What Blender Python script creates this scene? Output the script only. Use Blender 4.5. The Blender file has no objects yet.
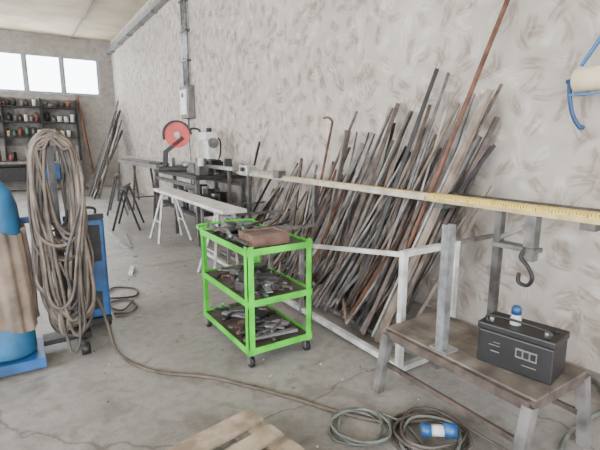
import bpy, bmesh, math, random
from mathutils import Vector, Matrix
random.seed(7)
V=Vector
# ------------------------------------------------------------ materials
def lin(c):
    return tuple(((x/255)/12.92 if x/255<=.04045 else ((x/255+.055)/1.055)**2.4) for x in c)+(1,)
def mat(name,c1,c2=None,rough=.6,metal=0,scale=6,bump=0,detail=6,lo=.35,hi=.65):
    m=bpy.data.materials.new(name); m.use_nodes=True
    nt=m.node_tree; n=nt.nodes; l=nt.links; b=n['Principled BSDF']
    b.inputs['Roughness'].default_value=rough; b.inputs['Metallic'].default_value=metal
    tc=n.new('ShaderNodeTexCoord'); no=n.new('ShaderNodeTexNoise')
    no.inputs['Scale'].default_value=scale; no.inputs['Detail'].default_value=detail
    l.new(tc.outputs['Object'],no.inputs['Vector'])
    r=n.new('ShaderNodeValToRGB'); r.color_ramp.elements[0].position=lo; r.color_ramp.elements[1].position=hi
    if c2 is None: c2=tuple(x*.82 for x in c1)
    r.color_ramp.elements[0].color=lin(c2); r.color_ramp.elements[1].color=lin(c1)
    l.new(no.outputs['Fac'],r.inputs['Fac']); l.new(r.outputs['Color'],b.inputs['Base Color'])
    if bump:
        bp=n.new('ShaderNodeBump'); bp.inputs['Strength'].default_value=bump; bp.inputs['Distance'].default_value=.01
        l.new(no.outputs['Fac'],bp.inputs['Height']); l.new(bp.outputs['Normal'],b.inputs['Normal'])
    return m
def plaster(name,base,dark,light,strength=1.0):
    m=bpy.data.materials.new(name); m.use_nodes=True
    nt=m.node_tree; n=nt.nodes; l=nt.links; b=n['Principled BSDF']; b.inputs['Roughness'].default_value=.88
    def mth(op,a,c=None,clamp=False):
        x=n.new('ShaderNodeMath'); x.operation=op; x.use_clamp=clamp
        for k,q in enumerate((a,c)):
            if q is None: continue
            if isinstance(q,(int,float)): x.inputs[k].default_value=q
            else: l.new(q,x.inputs[k])
        return x.outputs[0]
    def band(v,w0,w1):
        a=mth('ABSOLUTE',v); mr=n.new('ShaderNodeMapRange'); mr.interpolation_type='SMOOTHSTEP'
        mr.inputs[1].default_value=w0; mr.inputs[2].default_value=w1; mr.inputs[3].default_value=1; mr.inputs[4].default_value=0
        l.new(a,mr.inputs[0]); return mr.outputs[0]
    tc=n.new('ShaderNodeTexCoord'); sp=n.new('ShaderNodeSeparateXYZ'); l.new(tc.outputs['Object'],sp.inputs[0])
    uu=mth('ADD',sp.outputs[0],sp.outputs[1]); vv=sp.outputs[2]
    uv=n.new('ShaderNodeCombineXYZ'); l.new(uu,uv.inputs[0]); l.new(vv,uv.inputs[1])
    col=n.new('ShaderNodeRGB'); col.outputs[0].default_value=lin(base); prev=col.outputs[0]; hsum=None
    for i,(sc,off,c,st,curv) in enumerate([(3.1,(0.3,0.7,0),light,.5,2.),(3.7,(5.1,2.3,0),dark,.55,-2.),(3.4,(1.7,9.2,0),dark,.45,2.2),(4.4,(7.3,4.1,0),light,.5,-1.6),(4.3,(2.9,6.6,0),dark,.5,1.2)]):
        mp=n.new('ShaderNodeMapping'); mp.inputs['Location'].default_value=off; l.new(uv.outputs[0],mp.inputs['Vector'])
        vo=n.new('ShaderNodeTexVoronoi'); vo.voronoi_dimensions='2D'; vo.inputs['Scale'].default_value=sc; vo.inputs['Randomness'].default_value=.9
        l.new(mp.outputs[0],vo.inputs['Vector'])
        sub=n.new('ShaderNodeVectorMath'); sub.operation='SUBTRACT'; l.new(mp.outputs[0],sub.inputs[0]); l.new(vo.outputs['Position'],sub.inputs[1])
        sc_=n.new('ShaderNodeSeparateColor'); l.new(vo.outputs['Color'],sc_.inputs[0])
        ang=mth('MULTIPLY',sc_.outputs[0],6.283)
        ro=n.new('ShaderNodeVectorRotate'); ro.rotation_type='Z_AXIS'; l.new(sub.outputs[0],ro.inputs['Vector']); l.new(ang,ro.inputs['Angle'])
        s2=n.new('ShaderNodeSeparateXYZ'); l.new(ro.outputs[0],s2.inputs[0])
        bend=mth('MULTIPLY',mth('POWER',mth('ABSOLUTE',s2.outputs[0]),2),curv)
        v=mth('ADD',s2.outputs[1],bend)
        cs=n.new('ShaderNodeCombineXYZ'); l.new(mth('MULTIPLY',s2.outputs[0],8),cs.inputs[0]); l.new(mth('MULTIPLY',v,36),cs.inputs[1]); l.new(mth('MULTIPLY',sc_.outputs[1],40),cs.inputs[2])
        st_n=n.new('ShaderNodeTexNoise'); st_n.inputs['Scale'].default_value=1; st_n.inputs['Detail'].default_value=5; l.new(cs.outputs[0],st_n.inputs['Vector'])
        sr=n.new('ShaderNodeMapRange'); sr.inputs[1].default_value=.36; sr.inputs[2].default_value=.58; l.new(st_n.outputs['Fac'],sr.inputs[0])
        msk=mth('MULTIPLY',mth('MULTIPLY',band(v,.026,.058),band(s2.outputs[0],.05,.13)),sr.outputs[0])
        gate=mth('GREATER_THAN',sc_.outputs[2],.35)
        msk=mth('MULTIPLY',msk,gate)
        mx=n.new('ShaderNodeMix'); mx.data_type='RGBA'
        l.new(mth('MULTIPLY',msk,st*strength),mx.inputs['Factor']); l.new(prev,mx.inputs[6]); mx.inputs[7].default_value=lin(c)
        prev=mx.outputs[2]; hsum=msk if hsum is None else mth('ADD',hsum,msk)
    def mul(prev,scale,det,p0,c0,p1,c1=(1,1,1,1)):
        big=n.new('ShaderNodeTexNoise'); big.inputs['Scale'].default_value=scale; big.inputs['Detail'].default_value=det
        l.new(tc.outputs['Object'],big.inputs['Vector'])
        br=n.new('ShaderNodeValToRGB'); br.color_ramp.elements[0].position=p0; br.color_ramp.elements[0].color=c0
        br.color_ramp.elements[1].position=p1; br.color_ramp.elements[1].color=c1
        l.new(big.outputs['Fac'],br.inputs['Fac'])
        mm=n.new('ShaderNodeMix'); mm.data_type='RGBA'; mm.blend_type='MULTIPLY'; mm.inputs['Factor'].default_value=1
        l.new(prev,mm.inputs[6]); l.new(br.outputs['Color'],mm.inputs[7]); return mm.outputs[2]
    prev=mul(prev,.7,4,.3,(.82,.81,.80,1),.65); prev=mul(prev,5,7,.32,(.84,.82,.80,1),.58)
    l.new(prev,b.inputs['Base Color'])
    bp=n.new('ShaderNodeBump'); bp.inputs['Strength'].default_value=.3; bp.inputs['Distance'].default_value=.01
    l.new(hsum,bp.inputs['Height']); l.new(bp.outputs['Normal'],b.inputs['Normal'])
    return m
def concrete():
    m=bpy.data.materials.new('concrete_floor'); m.use_nodes=True
    nt=m.node_tree; n=nt.nodes; l=nt.links; b=n['Principled BSDF']
    tc=n.new('ShaderNodeTexCoord')
    def noise(s,d=6,w=0):
        x=n.new('ShaderNodeTexNoise'); x.inputs['Scale'].default_value=s; x.inputs['Detail'].default_value=d; x.inputs['Distortion'].default_value=w
        l.new(tc.outputs['Object'],x.inputs['Vector']); return x
    def mulr(prev,src,p0,c0,p1,c1):
        r=n.new('ShaderNodeValToRGB'); r.color_ramp.elements[0].position=p0; r.color_ramp.elements[0].color=c0; r.color_ramp.elements[1].position=p1; r.color_ramp.elements[1].color=c1
        l.new(src,r.inputs['Fac']); mx=n.new('ShaderNodeMix'); mx.data_type='RGBA'; mx.blend_type='MULTIPLY'; mx.inputs['Factor'].default_value=1
        l.new(prev,mx.inputs[6]); l.new(r.outputs['Color'],mx.inputs[7]); return mx.outputs[2]
    a=noise(.9,8,.4); r=n.new('ShaderNodeValToRGB'); cr=r.color_ramp
    cr.elements[0].position=.3; cr.elements[0].color=lin((116,113,110)); cr.elements[1].position=.7; cr.elements[1].color=lin((154,151,148))
    l.new(a.outputs['Fac'],r.inputs['Fac'])
    c=noise(14,9)
    pv=mulr(r.outputs['Color'],c.outputs['Fac'],.3,(.76,.75,.74,1),.6,(1,1,1,1))
    pv=mulr(pv,noise(60,6).outputs['Fac'],.35,(.86,.86,.85,1),.55,(1,1,1,1))
    w=noise(2.6,6); mv=n.new('ShaderNodeMix'); mv.data_type='VECTOR'; mv.inputs['Factor'].default_value=.3
    l.new(tc.outputs['Object'],mv.inputs[4]); l.new(w.outputs['Color'],mv.inputs[5])
    vo=n.new('ShaderNodeTexVoronoi'); vo.feature='DISTANCE_TO_EDGE'; vo.inputs['Scale'].default_value=.42
    l.new(mv.outputs[1],vo.inputs['Vector'])
    pv=mulr(pv,vo.outputs['Distance'],0,(.5,.48,.46,1),.003,(1,1,1,1))
    pv=mulr(pv,noise(2.2,6,1.2).outputs['Fac'],.54,(1,1,1,1),.68,(.70,.68,.66,1))
    pv=mulr(pv,noise(5.5,5,.5).outputs['Fac'],.60,(1,1,1,1),.66,(.78,.77,.75,1))
    l.new(pv,b.inputs['Base Color'])
    rr=n.new('ShaderNodeMapRange'); rr.inputs[3].default_value=.36; rr.inputs[4].default_value=.62
    l.new(a.outputs['Fac'],rr.inputs[0]); l.new(rr.outputs[0],b.inputs['Roughness'])
    bp=n.new('ShaderNodeBump'); bp.inputs['Strength'].default_value=.2; bp.inputs['Distance'].default_value=.005
    l.new(c.outputs['Fac'],bp.inputs['Height']); l.new(bp.outputs['Normal'],b.inputs['Normal'])
    return m
M={}
M['wall']=plaster('trowelled_plaster',(164,157,150),(104,88,72),(194,190,184))
M['wall2']=plaster('plaster_far',(148,143,138),(122,114,104),(166,162,157),.6)
M['ceil']=mat('ceiling_paint',(192,178,154),(170,157,134),.9,scale=1.5)
M['floor']=concrete()
M['white']=mat('white_paint',(196,197,197),(150,149,147),.5,scale=9)
M['frame']=mat('window_frame',(150,155,160),(130,134,140),.5)
M['alu']=mat('aluminium',(180,180,178),(140,139,136),.4,.6,scale=12)
M['galv']=mat('galvanised_steel',(150,152,153),(110,111,112),.45,.6,scale=14)
M['steel']=mat('grey_steel',(96,94,93),(62,59,58),.5,.5,scale=10)
M['dark']=mat('dark_steel',(44,42,43),(26,25,26),.55,.3,scale=10)
M['black']=mat('black_plastic',(26,26,28),(16,16,18),.5,scale=10)
M['rust']=mat('rusty_steel',(112,76,58),(70,48,38),.8,.1,scale=9,bump=.2)
M['rust2']=mat('brown_steel',(92,80,74),(58,50,46),.7,.2,scale=12)
M['tan']=mat('tan_steel',(136,123,111),(94,83,74),.7,.1,scale=8)
M['greysteel']=mat('dull_steel',(120,117,115),(78,76,74),.6,.3,scale=8)
M['silver']=mat('silver_bar',(156,155,152),(112,110,107),.5,.35,scale=8)
M['benchtop']=mat('bench_plate',(122,114,107),(76,69,64),.65,.2,scale=6)
M['green']=mat('green_enamel',(80,198,56),(56,148,38),.4,scale=5)
M['wood']=mat('pallet_wood',(156,142,124),(112,98,82),.85,scale=9,bump=.2)
M['plank']=mat('pale_plank',(196,196,192),(160,158,152),.7,scale=6)
M['cardbox']=mat('brown_board',(112,84,72),(78,58,50),.85,scale=10)
M['yellow']=mat('measure_tape',(210,182,84),(180,154,68),.5,scale=30)
M['beigebar']=mat('beige_bar',(182,164,118),(148,130,90),.55,.1,scale=10)
M['hose']=mat('hose_grey_brown',(118,105,95),(78,69,62),.7,scale=8)
M['hose2']=mat('hose_dark',(82,75,70),(52,47,44),.7,scale=8)
M['cable']=mat('cable_tan',(94,83,74),(66,58,52),.7,scale=8)
M['cableg']=mat('cable_greygreen',(106,111,106),(72,76,72),.6,scale=8)
M['blue']=mat('blue_enamel',(30,88,146),(22,58,98),.45,scale=5)
M['blue2']=mat('blue_cyl',(44,108,152),(38,78,106),.55,scale=4)
M['cloth']=mat('tan_cloth',(138,120,104),(96,86,77),.95,scale=6,bump=.3)
M['red']=mat('red_enamel',(190,52,40),(150,40,32),.45)
M['label']=mat('label_white',(200,200,198),(172,172,170),.6)
M['board']=mat('board_grey',(118,114,110),(86,83,80),.8)
M['beige']=mat('kraft_roll',(216,200,172),(198,180,150),.8)
M['redtin']=mat('dull_red_tin',(120,66,56),(92,52,46),.6)
M['teal']=mat('green_tin',(70,96,84),(52,74,64),.6)
glass=bpy.data.materials.new('window_glass'); glass.use_nodes=True
g=glass.node_tree.nodes['Principled BSDF']; g.inputs['Base Color'].default_value=(.97,.99,1,1); g.inputs['Roughness'].default_value=.05; g.inputs['Transmission Weight'].default_value=1; g.inputs['IOR'].default_value=1.01
M['glass']=glass
# ------------------------------------------------------------ mesh builder
class B:
    def __init__(s,name): s.name=name; s.bm=bmesh.new(); s.mats=[]; s.sm=[]
    def mi(s,m):
        if m not in s.mats: s.mats.append(m)
        return s.mats.index(m)
    def box(s,c,size,m,rot=None,bev=0):
        mt=Matrix.Translation(V(c))
        if rot is not None: mt=mt@(rot if isinstance(rot,Matrix) else Matrix.Rotation(rot,4,'Z'))
        mt=mt@Matrix.Diagonal((size[0],size[1],size[2],1))
        r=bmesh.ops.create_cube(s.bm,size=1,matrix=mt); i=s.mi(m)
        vs=r['verts']; fs=set(f for v in vs for f in v.link_faces)
        for f in fs: f.material_index=i
        if bev:
            es=list(set(e for v in vs for e in v.link_edges))
            rb=bmesh.ops.bevel(s.bm,geom=es,offset=bev,segments=2,affect='EDGES',profile=.5)
            for f in rb['faces']: f.material_index=i
        return s
    def b2(s,x0,x1,y0,y1,z0,z1,m,bev=0):
        return s.box(((x0+x1)/2,(y0+y1)/2,(z0+z1)/2),(abs(x1-x0),abs(y1-y0),abs(z1-z0)),m,None,bev)
    def basis(s,p,q,roll=0):
        p=V(p);q=V(q);d=(q-p); L=d.length; d.normalize()
        up=V((0,0,1)) if abs(d.z)<.95 else V((0,1,0))
        x=d.cross(up).normalized(); y=x.cross(d)
        R=Matrix((x,y,d)).transposed().to_4x4()
        return p,q,L,R@Matrix.Rotation(roll,4,'Z')
    def beam(s,p,q,w,h,m,roll=0,bev=0):
        p,q,L,R=s.basis(p,q,roll); return s.box((p+q)/2,(w,h,L),m,R,bev)
    def angle(s,p,q,w,m,roll=0,t=.005):
        p,q,L,R=s.basis(p,q,roll); c=(p+q)/2
        s.box(c+R.to_3x3()@V((0,-w/2,0)),(w,t,L),m,R); s.box(c+R.to_3x3()@V((-w/2,0,0)),(t,w,L),m,R); return s
    def cyl(s,p,q,r,m,r2=None,seg=16,smooth=True):
        p,q,L,R=s.basis(p,q)
        o=bmesh.ops.create_cone(s.bm,cap_ends=True,segments=seg,radius1=r,radius2=r if r2 is None else r2,depth=L,matrix=Matrix.Translation((p+q)/2)@R)
        i=s.mi(m)
        for f in set(f for v in o['verts'] for f in v.link_faces):
            f.material_index=i
            if len(f.verts)==4 and smooth: f.smooth=True
        return s
    def lathe(s,c,prof,m,seg=28,wav=None):
        c=V(c); i=s.mi(m); rings=[]
        for r,z in prof:
            ring=[]
            for k in range(seg):
                a=2*math.pi*k/seg; rr=max(r,.0005)+(wav(a,z) if wav else 0); zz=z+(.03*math.sin(3*a+1) if wav and (z<.3 or z>.9) else 0)
                ring.append(s.bm.verts.new(c+V((rr*math.cos(a),rr*math.sin(a),zz))))
            rings.append(ring)
        for a,b in zip(rings,rings[1:]):
            for k in range(seg):
                f=s.bm.faces.new((a[k],a[(k+1)%seg],b[(k+1)%seg],b[k])); f.material_index=i; f.smooth=True
        return s
    def tube(s,pts,r,m,seg=7,closed=False,sub=6):
        P=[V(p) for p in pts]; n=len(P); path=[]
        rng=range(n) if closed else range(n-1)
        for k in rng:
            if closed: a,b,c,d=P[(k-1)%n],P[k],P[(k+1)%n],P[(k+2)%n]
            else: a,b,c,d=P[max(k-1,0)],P[k],P[k+1],P[min(k+2,n-1)]
            for j in range(sub):
                t=j/sub
                path.append(.5*((2*b)+(c-a)*t+(2*a-5*b+4*c-d)*t*t+(3*b-a-3*c+d)*t**3))
        if not closed: path.append(P[-1])
        i=s.mi(m); rings=[]; N=len(path); nrm=None
        for k in range(N):
            if closed: t=path[(k+1)%N]-path[(k-1)%N]
            else: t=path[min(k+1,N-1)]-path[max(k-1,0)]
            if t.length<1e-6: t=V((0,0,1))
            t.normalize()
            if nrm is None: nrm=t.orthogonal().normalized()
            nrm=(nrm-t*nrm.dot(t))
            if nrm.length<1e-4: nrm=t.orthogonal()
            nrm.normalize(); bi=t.cross(nrm)
            rings.append([s.bm.verts.new(path[k]+r*(nrm*math.cos(2*math.pi*j/seg)+bi*math.sin(2*math.pi*j/seg))) for j in range(seg)])
        pr=list(zip(rings,rings[1:]))
        if closed:
            a=rings[-1]; b=rings[0]; sh=min(range(seg),key=lambda q:(a[0].co-b[q].co).length)
            pr.append((a,b[sh:]+b[:sh]))
        for a,b in pr:
            for j in range(seg):
                f=s.bm.faces.new((a[j],a[(j+1)%seg],b[(j+1)%seg],b[j])); f.material_index=i; f.smooth=True
        if not closed:
            for rg in (rings[0],rings[-1]):
                f=s.bm.faces.new(rg); f.material_index=i
        return s
    def done(s,loc=None,rotz=0,scale=1):
        bmesh.ops.recalc_face_normals(s.bm,faces=s.bm.faces)
        if scale!=1: bmesh.ops.scale(s.bm,vec=(scale,)*3,verts=s.bm.verts)
        me=bpy.data.meshes.new(s.name); s.bm.to_mesh(me); s.bm.free()
        for m in s.mats: me.materials.append(M[m])
        o=bpy.data.objects.new(s.name,me); bpy.context.collection.objects.link(o)
        if loc: o.location=loc
        o.rotation_euler=(0,0,rotz); return o
# ------------------------------------------------------------ room
XW=3.3; YF=17.95; ZC=5.25; XL=-6.5; YB=-4.5
b=B('floor'); b.b2(XL-.2,XW+.2,YB-.2,YF+.2,-.1,0,'floor'); b.done()
b=B('ceiling'); b.b2(XL-.2,XW+.2,YB-.2,YF+.2,ZC,ZC+.1,'ceil'); b.done()
b=B('wall_right'); b.b2(XW,XW+.2,YB-.2,YF+.2,0,ZC,'wall'); b.done()
def wall_open(name,axis,pos,th,lo,hi,zlo,zhi,ops,m):
    b=B(name)
    def seg(a,c,z0,z1):
        if c-a<1e-3 or z1-z0<1e-3: return
        if axis=='x': b.b2(a,c,pos,pos+th,z0,z1,m)
        else: b.b2(pos,pos+th,a,c,z0,z1,m)
    cur=lo
    for a,c,z0,z1 in ops:
        seg(cur,a,zlo,zhi); seg(a,c,zlo,z0); seg(a,c,z1,zhi); cur=c
    seg(cur,hi,zlo,zhi); return b.done()
W0,W1=3.32,4.58
wall_open('wall_far','x',YF,.2,XL,XW,0,ZC,[(-5.1,2.85,W0,W1)],'wall2')
wall_open('wall_left','y',XL-.2,.2,YB,YF,0,ZC,[(-3.5,4.5,1.6,4.4),(6,16,1.6,4.4)],'wall2')
wall_open('wall_back','x',YB-.2,.2,XL,XW,0,ZC,[(-4.5,1.5,0,4.2)],'wall2')
edges=[(1.68,2.82),(.56,1.62),(-.55,.5),(-1.66,-.61),(-2.77,-1.72),(-3.88,-2.83),(-4.99,-3.94)]
for k,(a,c) in enumerate(edges):
    b=B('window_%d'%(k+1)); y=YF+.04
    f=.05
    b.b2(a,c,y,y+.06,W0,W0+f,'frame');b.b2(a,c,y,y+.06,W1-f,W1,'frame')
    b.b2(a,a+f,y,y+.06,W0+f,W1-f,'frame');b.b2(c-f,c,y,y+.06,W0+f,W1-f,'frame')
    b.b2(a+f,c-f,y+.025,y+.03,W0+f,W1-f,'glass'); b.done()
b=B('trim_1'); b.b2(-5.1,2.86,YF-.05,YF+.2,W0-.05,W0,'frame')
for (a,c),(a2,c2) in zip(edges,edges[1:]): b.b2(c2,a,YF+.0,YF+.16,W0,W1,'frame')
b.b2(2.82,2.85,YF,YF+.16,W0,W1,'frame'); b.done()
b=B('cable_tray'); b.b2(XW-.16,XW-.01,-2,YF-.02,4.80,4.83,'galv'); b.b2(XW-.17,XW-.155,-2,YF-.02,4.80,4.93,'galv'); b.b2(XW-.02,XW-.005,-2,YF-.02,4.80,4.93,'galv')
for k in range(14): b.b2(XW-.18,XW-.002,-1+k*1.4,-.96+k*1.4,4.76,4.80,'galv')
for k in range(4): b.cyl((XW-.13+.03*k,-2,4.845),(XW-.13+.03*k,YF-.05,4.845),.012,'cable',seg=8)
b.done()
b=B('trim_2'); b.cyl((2.05,4,ZC-.03),(2.05,YF-.02,ZC-.03),.025,'board',seg=8)
for k in range(8): b.b2(2.02,2.08,5+k*1.6,5.04+k*1.6,ZC-.06,ZC,'galv')
b.done()
b=B('electrical_box'); b.b2(XW-.16,XW-.001,9.2,9.7,2.12,2.8,'board',.02); b.b2(XW-.185,XW-.16,9.25,9.65,2.2,2.72,'label',.008)
for yy in (9.4,9.52,9.64): b.cyl((XW-.06,yy,2.8),(XW-.06,yy,4.76),.03,'galv')
for zz in (3.3,3.9,4.5): b.b2(XW-.1,XW-.001,9.33,9.71,zz,zz+.04,'steel')
b.cyl((XW-.06,9.5,2.15),(XW-.06,9.5,0),.02,'galv'); b.cyl((XW-.2,9.45,2.6),(XW-.185,9.45,2.6),.05,'dark')
b.done()
# ------------------------------------------------------------ far wall shelf with tins
b=B('shelving_unit')
x0,x1=-2.5,1.98
for z in (1.78,2.28,2.78): b.b2(x0,x1,YF-.4,YF-.02,z,z+.04,'dark')
for x in (x0,x0+1.1,-.3,.84,x1-.04): b.b2(x,x+.04,YF-.4,YF-.02,1.0,3.1,'dark')
b.b2(x0,x1,YF-.03,YF-.01,1.5,3.1,'board')
b.done()
b=B('paint_tins')
cols=['board','teal','redtin','label','greysteel','steel','greysteel','beige','dark','steel','dark','board']
for z in (1.821,2.321,2.821):
    x=x0+.12
    while x<x1-.15:
        w=random.uniform(.05,.08); h=random.uniform(.14,.32)
        if z>2.8: h*=.75
        if not any(abs(x-q)<w+.03 for q in (x0+1.12,-.28,.86)):
            b.cyl((x,YF-.2,z),(x,YF-.2,z+h),w,random.choice(cols),seg=10)
            b.cyl((x,YF-.2,z+h),(x,YF-.2,z+h+.03),w*.6,'dark',seg=8)
        x+=w*2+random.uniform(.02,.08)
b.done()
b=B('workbench')
b.b2(-2.5,1.9,YF-1.0,YF-.06,.92,1.0,'board')
for x in (-2.4,-1,.4,1.78):
    b.b2(x,x+.08,YF-.98,YF-.9,0,.92,'dark'); b.b2(x,x+.08,YF-.2,YF-.12,0,.92,'dark')
b.b2(-2.4,1.8,YF-.9,YF-.2,.35,.39,'dark')
b.b2(.5,1.2,YF-.95,YF-.3,.39,.9,'blue'); b.b2(-.6,.2,YF-.95,YF-.3,.39,.8,'dark'); b.b2(1.3,1.75,YF-.9,YF-.3,.39,.75,'greysteel')
b.done()
b=B('bench_clutter')
for k in range(26):
    x=random.uniform(-2.3,1.7); y=YF-random.uniform(.5,.8); w=random.uniform(.08,.2); h=random.uniform(.08,.5)
    if k%3: b.box((x,y,1.001+h/2),(w,w*.8,h),random.choice(['dark','greysteel','board','steel','rust2','dark']),random.random(),.01)
    else: b.cyl((x,y,1.001),(x,y,1+h),w/2,random.choice(['dark','label','redtin','teal']))
b.done()
b=B('leaning_bars')
for k in range(12):
    t=random.random()
    b.angle((1.62+.3*random.random(),13.4+t*1.2,0.02),(3.15,16.2+t*1.1,random.uniform(1.9,3.1)),.055,random.choice(['dark','rust2','greysteel','steel']),roll=random.random()*6)
b.done()
b=B('wooden_pole'); b.cyl((2.3,17.0,0),(2.02,YF-.08,3.3),.045,'rust'); b.done()
# ------------------------------------------------------------ cutting line: roller benches
def roller_bench(name,y0,y1,xc,z,w=.36):
    b=B(name)
    for sx in (-1,1): b.beam((xc+sx*w/2,y0,z-.04),(xc+sx*w/2,y1,z-.04),.03,.08,'greysteel')
    n=int((y1-y0)/.3)
    for k in range(n):
        y=y0+.15+k*.3; b.cyl((xc-w/2+.01,y,z-.02),(xc+w/2-.01,y,z-.02),.025,'galv',seg=10)
    m=max(2,int((y1-y0)/1.4)+1)
    for k in range(m):
        y=y0+.1+(y1-y0-.2)*k/(m-1)
        for sx in (-1,1): b.beam((xc+sx*(w/2+.0),y,z-.08),(xc+sx*(w/2+.1),y,0),.045,.045,'steel')
        b.beam((xc-w/2-.07,y,.3),(xc+w/2+.07,y,.3),.03,.03,'steel')
    return b.done()
roller_bench('roller_conveyor',9.0,13.0,2.55,1.15)
b=B('bar_stock'); 
for k in range(9): b.beam((2.4+.04*k,9.1+random.random(),1.165),(2.4+.04*k,12.2+random.random(),1.165),.03,.025,random.choice(['greysteel','rust2','dark','alu']))
b.done()
b=B('tool_table'); b.b2(2.25,3.1,6.4,8.8,1.04,1.10,'dark')
for x in (2.29,3.06):
    for y in (6.45,7.6,8.75): b.b2(x-.03,x+.03,y-.03,y+.03,0,1.04,'steel')
b.b2(2.27,3.08,6.5,8.7,.45,.49,'dark')
for x in (2.29,3.06): b.b2(x-.02,x+.02,6.45,8.75,.9,.96,'steel')
b.done()
b=B('table_clutter')
for k in range(76):
    lvl=random.choice([.491,.491,1.101,1.101]); x=random.uniform(2.4,2.95); y=random.uniform(6.55,8.6); 
    if lvl>1 and 7.25<y<8.5: continue
    w=random.uniform(.08,.24); h=random.uniform(.05,.36)*(1 if lvl<1 else .8)
    if k%3: b.box((x,y,lvl+h/2),(w,w*.7,h),random.choice(['dark','greysteel','board','rust2','black','steel','dark']),random.random()*3,.01)
    else: b.cyl((x,y,lvl),(x,y,lvl+h),w/2,random.choice(['dark','steel','label','galv']))
for k in range(8): b.beam((random.uniform(2.4,2.9),random.uniform(6.5,6.8),1.12),(random.uniform(2.4,2.9),random.uniform(6.9,7.2),1.12),.03,.02,'steel')
b.done()
def chop_saw(name,loc,rz,disc,guard,body):
    b=B(name)
    b.b2(-.25,.25,-.2,.25,0,.07,body,.015)
    b.b2(-.06,.2,.08,.12,.07,.2,'galv'); b.b2(-.06,.2,-.15,-.1,.07,.12,'galv')
    b.beam((0,.2,.06),(0,.18,.3),.08,.06,body)
    b.beam((0,.2,.28),(0,-.12,.52),.07,.06,body)
    b.cyl((-.035,-.02,.56),(-.015,-.02,.56),.20,disc,seg=40)
    n=14
    for k in range(n):
        a0=math.radians(-20)+math.pi*1.1*k/n; a1=math.radians(-20)+math.pi*1.1*(k+1)/n
        b.beam((-.025,-.02+.215*math.cos(a0),.56+.215*math.sin(a0)),(-.025,-.02+.215*math.cos(a1),.56+.215*math.sin(a1)),.07,.03,guard)
    b.cyl((-.04,-.02,.56),(-.055,-.02,.56),.05,'galv')
    b.cyl((.0,-.02,.56),(.2,-.02,.56),.085,body); b.cyl((.2,-.02,.56),(.24,-.02,.56),.06,'dark')
    b.tube([(0,-.1,.58),(0,-.25,.66),(0,-.36,.64),(0,-.38,.56)],.018,'black')
    return b.done(loc,rz,1.15)
chop_saw('chop_saw',(2.50,8.05,1.10),math.radians(62),'red','dark','dark')
b=B('band_saw')
b.b2(-.18,.18,-.15,.15,0,.12,'dark',.01); b.box((0,0,.35),(.16,.22,.5),'white',None,.03); b.box((-.02,0,.62),(.24,.34,.14),'label',None,.03)
b.cyl((0,-.17,.5),(0,-.21,.5),.09,'greysteel'); b.cyl((0,.0,.69),(0,0,.76),.05,'dark'); b.tube([(.08,0,.6),(.2,0,.55),(.24,.1,.3),(.15,.1,.1)],.015,'black')
b.done((2.9,7.45,1.10))
b=B('plank_trestle')
b.box((2.05,6.05,.82),(.30,3.0,.04),'plank')
for y in (4.85,7.2):
    b.b2(1.92,2.18,y-.03,y+.03,.74,.80,'alu')
    for sx in (-1,1):
        for sy in (-1,1): b.beam((2.05+sx*.1,y+sy*.02,.77),(2.05+sx*.27,y+sy*.26,0),.03,.03,'white')
    for sx in (-1,1): b.beam((2.05+sx*.2,y-.15,.33),(2.05+sx*.2,y+.15,.33),.02,.02,'white')
b.done()
b=B('sawhorse')
b.beam((1.55,8.3,.8),(1.85,9.2,.8),.06,.06,'steel')
for t in (0.1,.9):
    x=1.55+.3*t;y=8.3+.9*t
    for s_ in (-1,1): b.beam((x,y,.78),(x+s_*.22,y-s_*.1,0),.035,.035,'dark')
b.done()
b=B('sawhorse'); 
b.beam((1.75,10.2,.85),(2.0,11.2,.85),.06,.06,'rust2')
for t in (0.1,.9):
    x=1.75+.25*t;y=10.2+1.*t
    for s_ in (-1,1): b.beam((x,y,.83),(x+s_*.2,y-s_*.1,0),.035,.035,'steel')
b.done()
b=B('steel_strip'); b.beam((1.22,9.7,.011),(1.28,6.3,.011),.06,.02,'galv'); b.beam((1.5,8.0,.011),(1.36,6.9,.011),.03,.02,'greysteel'); b.done()
b=B('metal_offcut'); b.beam((1.02,5.4,.015),(1.12,5.75,.015),.05,.025,'label'); b.done()
b=B('floor_debris')
for k in range(90):
    x=random.uniform(.3,2.05);y=random.uniform(1.4,6.5); L=random.uniform(.006,.024); b.box((x,y,.003),(L,L*.6,.005),random.choice(['greysteel','rust2','wood','label','tan']),random.random()*3)
b.done()
# ------------------------------------------------------------ measuring rail
b=B('measuring_rail')
xr=2.75; zr=1.205
b.beam((xr,5.9,zr-.03),(xr,.55,zr-.03),.06,.06,'beigebar')
b.beam((xr-.042,5.9,zr-.035),(xr-.042,2.35,zr-.035),.012,.03,'alu')
b.beam((xr,2.3,zr+.004),(xr,.55,zr+.004),.05,.004,'yellow')
b.beam((xr-.0315,2.3,zr-.018),(xr-.0315,.55,zr-.018),.003,.03,'yellow')
b.cyl((xr+.11,2.25,zr-.03),(xr+.11,.5,zr-.03),.042,'steel')
for k in range(86):
    b.b2(xr-.025,xr-.025+(.025 if k%5==0 else .012),.56+k*.02,.5635+k*.02,zr+.006,zr+.008,'black')
    b.b2(xr-.0345,xr-.033,.56+k*.02,.5635+k*.02,zr-.018-(.012 if k%5==0 else 0),zr-.004,'black')
for y in (1.15,2.2): b.b2(xr-.05,xr+.15,y-.04,y+.04,zr-.10,zr-.06,'steel')
b.b2(xr-.08,xr+.08,5.5,5.75,zr-.06,zr+.08,'alu',.01); b.b2(xr-.05,xr+.03,4.7,5.4,zr+.001,zr+.03,'galv'); b.b2(xr-.09,xr+.02,4.6,4.75,zr-.03,zr+.06,'steel',.01)
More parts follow.
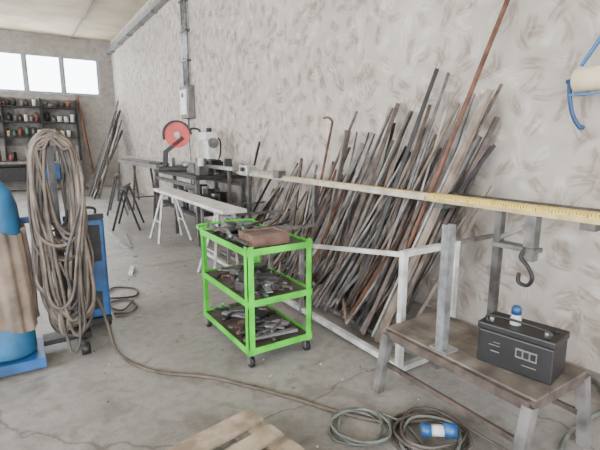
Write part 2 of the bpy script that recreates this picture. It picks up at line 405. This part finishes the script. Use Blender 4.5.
b.cyl((xr-.12,5.6,zr+.03),(xr-.08,5.6,zr+.03),.03,'dark')
for y in (1.72,3.95,5.6):
    b.b2(xr-.02,xr+.03,y-.025,y+.025,0,zr-.06,'steel'); b.b2(xr-.14,xr+.14,y-.06,y+.06,0,.01,'steel')
b.b2(xr-.02,xr+.05,1.46,1.53,.84,zr-.05,'greysteel'); b.beam((xr,1.72,.95),(xr,1.48,1.1),.03,.03,'greysteel'); b.b2(xr-.04,xr+.06,1.44,1.74,.9,.93,'greysteel')
b.tube([(xr-.03,1.5,.93),(xr-.05,1.52,.87),(xr-.05,1.47,.82),(xr-.05,1.43,.75),(xr-.05,1.46,.69),(xr-.05,1.52,.70),(xr-.05,1.52,.76)],.013,'dark')
b.done()
b=B('aluminium_profile'); b.beam((2.62,13.5,1.22),(2.68,5.92,1.22),.07,.05,'alu')
b.beam((2.67,6.1,1.19),(2.67,6.1,0),.04,.04,'steel'); b.done()
# ------------------------------------------------------------ rack and rods
b=B('rod_rack')
xf=2.12; xb=2.66; hz=.89; yr=1.99
w=.045
def A(p,q,r=0,m='white',ww=w): b.beam(p,q,ww,ww*.9,m,r)
A((xf,yr,0),(xf,yr,hz)); A((xb,yr,0),(xb,yr,hz)); A((xf,yr,hz-.02),(xb,yr,hz-.02)); A((xf,yr,.03),(xb,yr,.03))
A((xf,yr,.05),(xf+.03,5.9,.05)); A((xf,yr+.02,hz-.03),(xf,3.25,.68),0,'white',.035); A((xf,3.25,0),(xf,3.25,.7),0,'greysteel',.035)
for y in (3.9,5.0,5.9):
    A((xf+.03,y,0),(xf+.03,y,.72),0,'greysteel',.035)
    b.beam((xf+.03,y,.7),(3.2,y,.7),.03,.03,'greysteel')
b.beam((xf+.03,3.25,.68),(xf+.03,5.9,.70),.03,.03,'greysteel')
b.beam((xb,yr+.02,hz-.02),(3.28,yr+.02,hz-.02),.03,.03,'greysteel')
A((xf+.25,yr,.04),(xf+.25,5.8,.04),0,'greysteel',.035)
b.done()
b=B('metal_rod_bundle')
mats=['rust2','rust2','silver','tan','tan','greysteel','greysteel','greysteel','rust','steel','steel','tan','dark']
def rod(bx,by,tx,ty,tz,kind=None,m=None,sz=None):
    m=m or random.choice(mats); kind=kind or random.choice(['tube','flat','flat','angle','box','box'])
    sz=sz or random.uniform(.013,.034); p=(bx,by,.035); q=(tx,ty,tz); r=random.uniform(0,3)
    if kind=='tube': b.cyl(p,q,sz*.6,m,seg=8)
    elif kind=='flat': b.beam(p,q,sz*1.5,.006,m,r)
    elif kind=='angle': b.angle(p,q,sz*1.2,m,r,.005)
    else: b.beam(p,q,sz,sz,m,r)
for k in range(72):   # near fan
    t=random.random(); by=2.35+1.0*t; bx=random.uniform(2.25,2.75)
    tz=random.choice([random.uniform(1.2,1.7),random.uniform(1.5,2.1)])-.1*t; ty=by-.25+random.uniform(-.35,.3)
    rod(bx,by,random.uniform(3.15,3.26),max(2.06,ty),tz,sz=random.uniform(.016,.036))
for k in range(50):   # middle
    t=random.random(); by=3.1+1.0*t; bx=random.uniform(2.25,2.8)
    rod(bx,by,random.uniform(3.12,3.26),by+random.uniform(-.45,.4),random.uniform(.9,1.75))
for k in range(52):   # far, shorter
    t=random.random(); by=3.9+2.0*t; bx=random.uniform(2.35,2.9)
    rod(bx,by,random.uniform(3.1,3.26),by+random.uniform(-.45,.5),random.uniform(.65,1.4))
rod(2.5,2.62,3.25,2.06,2.82,'tube','rust',.032)
rod(2.45,2.95,3.24,2.75,2.25,'box','dark',.034); rod(2.5,2.8,3.24,2.62,2.2,'box','steel',.024)
rod(2.6,2.6,3.24,2.2,1.95,'box','greysteel',.03); rod(2.55,2.5,3.24,2.12,1.8,'box','rust2',.035)
rod(2.6,4.0,3.25,4.3,1.85,'tube','rust',.026)
rod(2.55,4.2,3.25,3.85,1.95,'box','rust2',.022); rod(2.5,3.6,3.25,3.3,1.95,'box','greysteel',.024)
rod(2.7,6.0,3.25,6.2,1.62,'tube','dark',.03)
b.tube([(3.25,4.3,1.85),(3.22,4.33,1.9),(3.2,4.42,1.9)],.014,'rust')
for k in range(34):
    y=random.uniform(2.2,4.6); z=random.uniform(.07,.16)
    b.beam((random.uniform(2.18,2.5),y,z),(random.uniform(2.5,3.0),y+random.uniform(-.1,.8),z+.04),.03,.012,random.choice(mats),random.random())
b.done()
# ------------------------------------------------------------ green tool trolley
b=B('tool_trolley')
X0,X1,Y0,Y1=1.25,1.79,2.60,3.50
wp=.05
for (x,y,sx,sy) in ((X0,Y0,1,1),(X1,Y0,-1,1),(X0,Y1,1,-1),(X1,Y1,-1,-1)):
    b.b2(x,x+sx*wp,y,y+sy*.006,.10,.90,'green'); b.b2(x,x+sx*.006,y,y+sy*wp,.10,.90,'green')
    cx,cy=x+sx*.03,y+sy*.03
    b.b2(cx-.03,cx+.03,cy-.03,cy+.03,.095,.105,'galv'); b.b2(cx-.022,cx-.016,cy-.02,cy+.02,.03,.095,'galv'); b.b2(cx+.016,cx+.022,cy-.02,cy+.02,.03,.095,'galv')
    b.cyl((cx-.014,cy,.04),(cx+.014,cy,.04),.04,'black',seg=20)
for z,fill in ((.87,'dark'),(.50,'rust2'),(.14,'rust2')):
    b.b2(X0+.01,X1-.01,Y0+.01,Y1-.01,z-.012,z-.004,fill)
    for y in (Y0,Y1): b.b2(X0,X1,y-.004,y+.004,z-.035,z+.012,'green')
    for x in (X0,X1): b.b2(x-.004,x+.004,Y0,Y1,z-.035,z+.012,'green')
b.tube([(X0+.03,Y1,.86),(X0+.03,Y1+.08,.9),(X1-.03,Y1+.08,.9),(X1-.03,Y1,.86)],.012,'green')
b.done()
b=B('hand_tools')
cl=lambda v,lo,hi:max(lo,min(hi,v))
for k in range(170):
    z=random.choice([.868,.868,.498,.498,.138,.138])+random.choice([0,0,.014,.028,.04]); x=random.uniform(X0+.08,X1-.1); y=random.uniform(Y0+.08,Y1-.1)
    a=random.uniform(0,3.1); L=random.uniform(.08,.3)
    if z>.8 and x>1.33 and y<2.98: continue
    dx,dy=math.cos(a)*L/2,math.sin(a)*L/2
    p=(cl(x-dx,X0+.03,X1-.03),cl(y-dy,Y0+.03,Y1-.03),z+.006); q=(cl(x+dx,X0+.03,X1-.03),cl(y+dy,Y0+.03,Y1-.03),z+.006)
    mm=random.choice(['galv','dark','steel','galv','rust2','greysteel','black'])
    if k%3==0: b.beam(p,q,.024,.012,mm); b.cyl(V(q)-V((0,0,.006)),V(q)+V((0,0,.01)),.022,mm,seg=6)
    elif k%3==1: b.cyl(V(p)+V((0,0,.004)),V(q)+V((0,0,.004)),.009,mm,seg=8); b.cyl(V(p)+V((0,0,.004)),V(p)+(V(q)-V(p))*.35+V((0,0,.006)),.015,random.choice(['dark','redtin','black','teal']),seg=8)
    else: b.beam(p,q,.018,.018,mm)
for k in range(20):
    z=random.choice([.50,.14]); x=random.uniform(X0+.12,X1-.12); y=random.uniform(Y0+.2,Y1-.12); w_=random.uniform(.05,.12)
    b.box((x,y,z+w_*.3),(w_,w_*1.3,w_*.6),random.choice(['dark','steel','black','cardbox','greysteel']),random.random()*3,.006)
b.beam((1.3,2.7,.90),(1.36,3.6,.90),.02,.02,'steel'); b.beam((1.30,2.98,.905),(1.5,3.62,.905),.025,.015,'galv'); b.beam((1.28,3.1,.90),(1.90,3.45,.915),.03,.012,'dark'); b.beam((1.3,2.95,.90),(1.95,3.2,.92),.02,.02,'dark'); b.beam((1.32,3.3,.91),(1.86,3.05,.91),.02,.02,'steel')
b.cyl((1.45,3.3,.875),(1.45,3.3,.95),.045,'dark'); b.box((1.6,3.38,.90),(.14,.1,.05),'teal',.4,.01)
b.cyl((1.4,3.0,.56),(1.55,3.15,.56),.04,'dark'); b.beam((1.43,3.03,.55),(1.40,3.08,.51),.04,.035,'galv'); b.cyl((1.55,3.15,.56),(1.62,3.22,.56),.018,'galv')
b.beam((1.45,2.65,.53),(1.62,3.2,.53),.05,.01,'galv'); b.beam((1.3,2.72,.17),(1.7,2.67,.17),.03,.02,'galv'); b.beam((1.35,3.3,.175),(1.7,2.8,.175),.05,.02,'galv')
b.done()
b=B('wooden_box'); b.b2(1.34,1.64,2.68,2.92,.870,.882,'cardbox')
for a in ((1.34,1.355,2.68,2.92),(1.625,1.64,2.68,2.92),(1.355,1.625,2.68,2.695),(1.355,1.625,2.905,2.92)): b.b2(a[0],a[1],a[2],a[3],.882,.955,'cardbox')
b.b2(1.355,1.625,2.695,2.905,.882,.945,'rust2'); b.done()
# ------------------------------------------------------------ low steel bench, post, battery
b=B('low_steel_bench')
x0,x1,y0,y1,h=1.87,2.36,.94,1.86,.44
for p,q in (((x0,y0),(x1,y0)),((x0,y1),(x1,y1)),((x0,y0),(x0,y1)),((x1,y0),(x1,y1))):
    b.beam((p[0],p[1],h-.03),(q[0],q[1],h-.03),.04,.05,'rust2')
for k in range(4):
    xx=x0+.065+k*.12; b.b2(xx-.057,xx+.057,y0-.02,y1+.02,h-.005,h+.008,'benchtop')
for x,y,dx,dy in ((x0,y0,-.04,.02),(x1,y0,.05,-.03),(x0,y1,-.03,.04),(x1,y1,.05,.04)):
    b.angle((x,y,h-.03),(x+dx,y+dy,0),.05,'greysteel',0,.006); b.beam((x,y,h-.03),(x+dx,y+dy,0),.03,.03,'rust2')
b.beam((x0,y0,.2),(x0,y1,.2),.02,.03,'rust2'); b.beam((x1,y0,.2),(x1,y1,.2),.02,.03,'rust2')
b.done()
b=B('steel_channel_post')
px,py=1.91,1.48; z0=h+.009
b.b2(px-.03,px+.07,py-.06,py+.06,z0,z0+.012,'galv')
b.b2(px-.025,px+.025,py-.025,py-.020,z0+.012,1.17,'galv'); b.b2(px-.025,px-.020,py-.020,py+.025,z0+.012,1.17,'galv'); b.b2(px+.02,px+.025,py-.020,py+.025,z0+.012,1.17,'galv')
b.done()
b=B('car_battery')
b.b2(-.09,.09,-.165,.165,0,.165,'black',.008); b.b2(-.095,.095,-.17,.17,.165,.20,'black',.008)
for k in range(6): b.cyl((.03,-.13+k*.052,.2),(.03,-.13+k*.052,.207),.014,'dark')
b.b2(-.0925,-.0905,-.10,-.01,.08,.125,'board'); 
for k in range(3): b.b2(-.0935,-.0925,-.096+.029*k,-.074+.029*k,.088,.117,'black')
b.b2(-.0925,-.0905,.06,.10,.07,.075,'board'); b.b2(-.0925,-.0905,.06,.11,.10,.104,'board'); b.b2(-.0925,-.0905,.06,.09,.115,.119,'board'); b.b2(-.0925,-.0905,-.10,-.04,.05,.054,'board')
b.cyl((-.055,-.12,.2),(-.055,-.12,.225),.011,'galv'); b.cyl((-.055,.12,.2),(-.055,.12,.225),.011,'galv')
b.tube([(-.07,-.13,.2),(-.07,-.12,.235),(-.07,.12,.235),(-.07,.13,.2)],.006,'black')
b.lathe((-.01,.03,.2),[(0,0),(.024,0),(.024,.03),(.02,.035),(.02,.05)],'label'); b.lathe((-.01,.03,.25),[(.02,0),(.022,.0),(.022,.03),(.014,.04),(0,.04)],'blue')
b.done((2.11,1.14,h+.009),math.radians(10),1.12)
# ------------------------------------------------------------ wall mounted roll holder
b=B('paper_roll_holder')
z=2.0; o=-.10
b.cyl((3.12,1.60+o,z),(3.12,.95+o,z),.075,'beige',seg=28); b.cyl((3.12,1.605+o,z),(3.12,1.60+o,z),.03,'cardbox')
b.cyl((3.12,1.66+o,z),(3.12,.9+o,z),.015,'blue')
b.beam((3.12,1.64+o,z),(3.29,1.64+o,z+.02),.03,.025,'blue'); b.b2(3.28,3.299,1.60+o,1.68+o,z-.08,z+.08,'blue')
b.beam((3.12,.93+o,z),(3.29,.93+o,z+.02),.03,.025,'blue'); b.b2(3.28,3.299,.89+o,.97+o,z-.08,z+.08,'blue')
b.tube([(3.12,1.64+o,z-.01),(3.14,1.64+o,z-.1),(3.17,1.62+o,z-.22),(3.2,1.58+o,z-.30),(3.2,1.56+o,z-.29)],.014,'blue')
b.beam((3.12,1.63+o,z-.09),(3.12,.95+o,z-.09),.03,.012,'blue')
b.tube([(3.2,1.62+o,z+.1),(3.22,1.52+o,z+.28),(3.25,1.44+o,z+.45)],.013,'blue')
b.done()
# ------------------------------------------------------------ welding cart: cylinders, machine, hoses
OFF=(-.03,.3,0)
b=B('gas_cylinder')
R0=.145
c=(-.14,3.35,.075)
b.lathe(c,[(0,0),(R0+.01,0),(R0+.015,.02),(R0+.01,.2),(R0,.85),(R0,1.0),(R0*.95,1.10),(R0*.75,1.20),(R0*.4,1.27),(.04,1.29),(.035,1.34),(0,1.34)],'blue2')
b.cyl((c[0],c[1],1.40),(c[0],c[1],1.47),.02,'galv'); b.cyl((c[0]-.08,c[1],1.45),(c[0]+.06,c[1],1.45),.015,'galv')
b.done(OFF)
b=B('tan_cloth')
wv=lambda a,z:.010*math.sin(9*a+2*z)+.007*math.sin(17*a+5*z)+.004*math.sin(31*z)
b.lathe(c,[(R0+.040,.22),(R0+.036,.32),(R0+.034,.45),(R0+.036,.52),(R0+.028,.62),(R0+.03,.72),(R0+.022,.82),(R0+.02,.92),(R0+.018,.93)],'cloth',72,wv)
b.done(OFF)
b=B('gas_cylinder')
c=(-.52,3.3,.075)
b.lathe(c,[(0,0),(.14,0),(.14,1.1),(.13,1.18),(.1,1.27),(.04,1.33),(.035,1.4),(0,1.4)],'greysteel'); b.done(OFF)
b=B('welding_cart')
b.b2(-.7,.06,3.1,3.55,.05,.07,'blue'); b.b2(-.7,.06,3.08,3.1,.03,.10,'blue')
b.b2(.06,.40,3.4,3.55,.05,.09,'dark')
for x in (-.6,.33):
    for y in (3.2,3.5): b.cyl((x-.03,y,.045),(x+.03,y,.045),.045,'black',seg=20)
b.b2(-.65,-.6,3.53,3.58,.07,1.35,'blue'); b.b2(.22,.27,3.53,3.58,.07,1.62,'steel'); b.b2(-.65,.25,3.54,3.58,1.0,1.05,'blue')
b.beam((.245,3.55,1.60),(.245,3.10,1.60),.04,.04,'steel'); b.beam((.245,3.10,1.58),(.245,3.10,1.66),.03,.03,'steel')
b.done(OFF)
b=B('welding_machine')
b.b2(.28,.58,3.60,4.10,.12,.98,'blue',.02); b.b2(.32,.54,3.585,3.60,.62,.93,'dark',.004); b.cyl((.38,3.57,.8),(.38,3.585,.8),.03,'label'); b.cyl((.48,3.57,.8),(.48,3.585,.8),.025,'dark')
b.b2(.34,.52,3.59,3.60,.2,.35,'black'); b.b2(.28,.58,3.60,3.64,.98,1.02,'dark'); b.b2(.28,.58,3.58,4.12,.08,.12,'dark')
for y in (3.7,4.0):
    for x in (.30,.56): b.cyl((x-.02,y,.06),(x+.02,y,.06),.06,'black',seg=20)
b.tube([(.34,3.7,.98),(.34,3.7,1.06),(.52,3.7,1.06),(.52,3.7,.98)],.012,'black')
b.done((-.02,.3,0))
b=B('welding_hoses')
for k in range(46):
    w_=random.uniform(.04,.165); top=1.63+random.uniform(-.01,.06); bot=random.uniform(.03,.5) if k%3 else random.uniform(.6,1.0)
    yo=3.2+random.uniform(-.12,.22); xo=.245; sk=random.uniform(-.05,.05); r=random.choice([.010,.012,.014]); tw=.04+.08*random.random()
    md=(top+bot)/2
    pts=[(xo,yo,top),(xo+tw,yo-.01,top-.07),(xo+tw+.03,yo-.03,md+.25),(xo+w_+sk,yo-.02,bot+.35),(xo+w_*.8+sk,yo,bot+.08),(xo+sk,yo,bot),(xo-w_*.8+sk,yo+.01,bot+.09),(xo-w_+sk*.5,yo+.02,bot+.35),(xo-tw-.03,yo,md+.25),(xo-tw,yo+.01,top-.07)]
    pts=[(a+random.uniform(-.016,.016),c_+random.uniform(-.014,.014),d) for a,c_,d in pts]
    b.tube(pts,r,random.choice(['hose','hose','hose','hose2','cable']),seg=6,closed=True,sub=5)
b.done(OFF)
b=B('loose_cable')
b.tube([(.34,3.6,.7),(.46,3.56,.25),(.50,3.42,.014),(.57,3.1,.014),(.70,2.88,.014),(.95,2.65,.014),(1.15,2.37,.014),(1.32,2.1,.014),(1.45,1.87,.014),(1.6,1.66,.014),(1.75,1.55,.014),(1.95,1.45,.014)],.013,'cable')
b.tube([(.62,4.2,.014),(.75,4.15,.014),(.85,4.3,.014),(.8,4.55,.014),(.62,4.5,.014),(.7,4.25,.014),(.85,4.45,.02)],.01,'hose2')
b.tube([(.65,4.7,.014),(.9,4.6,.014),(.95,4.85,.014),(.75,5.0,.014)],.01,'black',closed=True)
b.done()
def coil(name,c,R,n,m,r,ex=[]):
    b=B(name)
    pts=[]
    for k in range(n*10+1):
        a=2*math.pi*k/10; rr=R*(1+.12*math.sin(k*1.7)+.1*math.sin(k*.37)); 
        pts.append((c[0]+rr*math.cos(a),c[1]+rr*math.sin(a),r+.002+.012*(k/10)*.8+.006*math.sin(k)))
    b.tube(pts+ex,r,m,sub=3); return b
coil('coiled_hose',(1.48,1.66,0),.15,4,'cableg',.008,[(1.7,1.5,.03),(1.6,1.3,.012),(1.3,1.25,.012)]).done()
b=coil('extension_cable',(1.76,1.40,0),.18,5,'hose2',.009,[(1.95,1.2,.05),(2.0,1.0,.012),(1.9,.8,.012)])
b.tube([(1.55,1.4,.02),(1.75,1.52,.06),(1.9,1.35,.06),(1.7,1.2,.06)],.009,'cableg',closed=True)
b.cyl((1.68,1.40,.08),(1.72,1.365,.085),.036,'blue'); b.cyl((1.72,1.365,.085),(1.77,1.32,.09),.03,'label'); b.cyl((1.77,1.32,.09),(1.82,1.28,.095),.038,'blue'); b.done()
b=B('floor_hose'); b.tube([(2.0,.75,.015),(2.25,.95,.015),(2.55,1.0,.015),(2.9,1.0,.02),(3.15,1.2,.02),(3.2,1.5,.02)],.014,'cableg'); b.done()
# ------------------------------------------------------------ pallet
b=B('wooden_pallet')
L_,W_=1.2,.8
for k in range(7):
    y=-.05-k*.175; b.box((-W_/2,y-.02,.133),(W_,.1 if k%2 else .13,.02),'wood',random.uniform(-.01,.01))
for x in (-.05,-W_/2,-W_+.05):
    b.b2(x-.05,x+.05,-L_,0,.10,.122,'wood')
    for y in (-.07,-L_/2,-L_+.07): b.b2(x-.05,x+.05,y-.07,y+.07,.022,.10,'wood')
    b.b2(x-.05,x+.05,-L_,0,0,.022,'wood')
b.done((.95,2.0,0),math.radians(10))
# ------------------------------------------------------------ lights
def area(name,loc,rot,sx,sy,power,col):
    l=bpy.data.lights.new(name,'AREA'); l.shape='RECTANGLE'; l.size=sx; l.size_y=sy; l.energy=power; l.color=col
    o=bpy.data.objects.new(name,l); o.location=loc; o.rotation_euler=rot; bpy.context.collection.objects.link(o); return o
area('soft_light_left',(XL+.05,.5,3.0),(0,math.radians(-90),0),2.8,8,420,(.985,.99,1))  # added lamp for soft light from the left, at an unseen wall opening
area('soft_light_left_far',(XL+.05,11,3.0),(0,math.radians(-90),0),2.8,10,440,(.985,.99,1))  # second added soft lamp, further along the unseen left wall
area('fill_light_back',(-1.5,YB+.05,2.2),(math.radians(90),0,0),6,4,180,(.985,.99,1))  # added fill lamp behind the camera, in an unseen opening
area('daylight_far_window',(-1.1,YF-.1,3.95),(math.radians(-90),0,0),7.8,1.2,280,(.95,.98,1))
w=bpy.data.worlds.new('sky'); bpy.context.scene.world=w; w.use_nodes=True
bg=w.node_tree.nodes['Background']; bg.inputs[0].default_value=(.92,.96,1,1); bg.inputs[1].default_value=14
# ------------------------------------------------------------ camera
Hc=1.6; fpx=433.0
p=math.atan(82/433); psi=math.atan(285/433*math.cos(p))
cd=bpy.data.cameras.new('camera'); cd.sensor_width=36; cd.lens=fpx/600*36; cd.clip_start=.05
cam=bpy.data.objects.new('camera',cd); cam.location=(0,0,Hc); cam.rotation_euler=(math.pi/2-p,0,-psi)
bpy.context.collection.objects.link(cam); bpy.context.scene.camera=cam
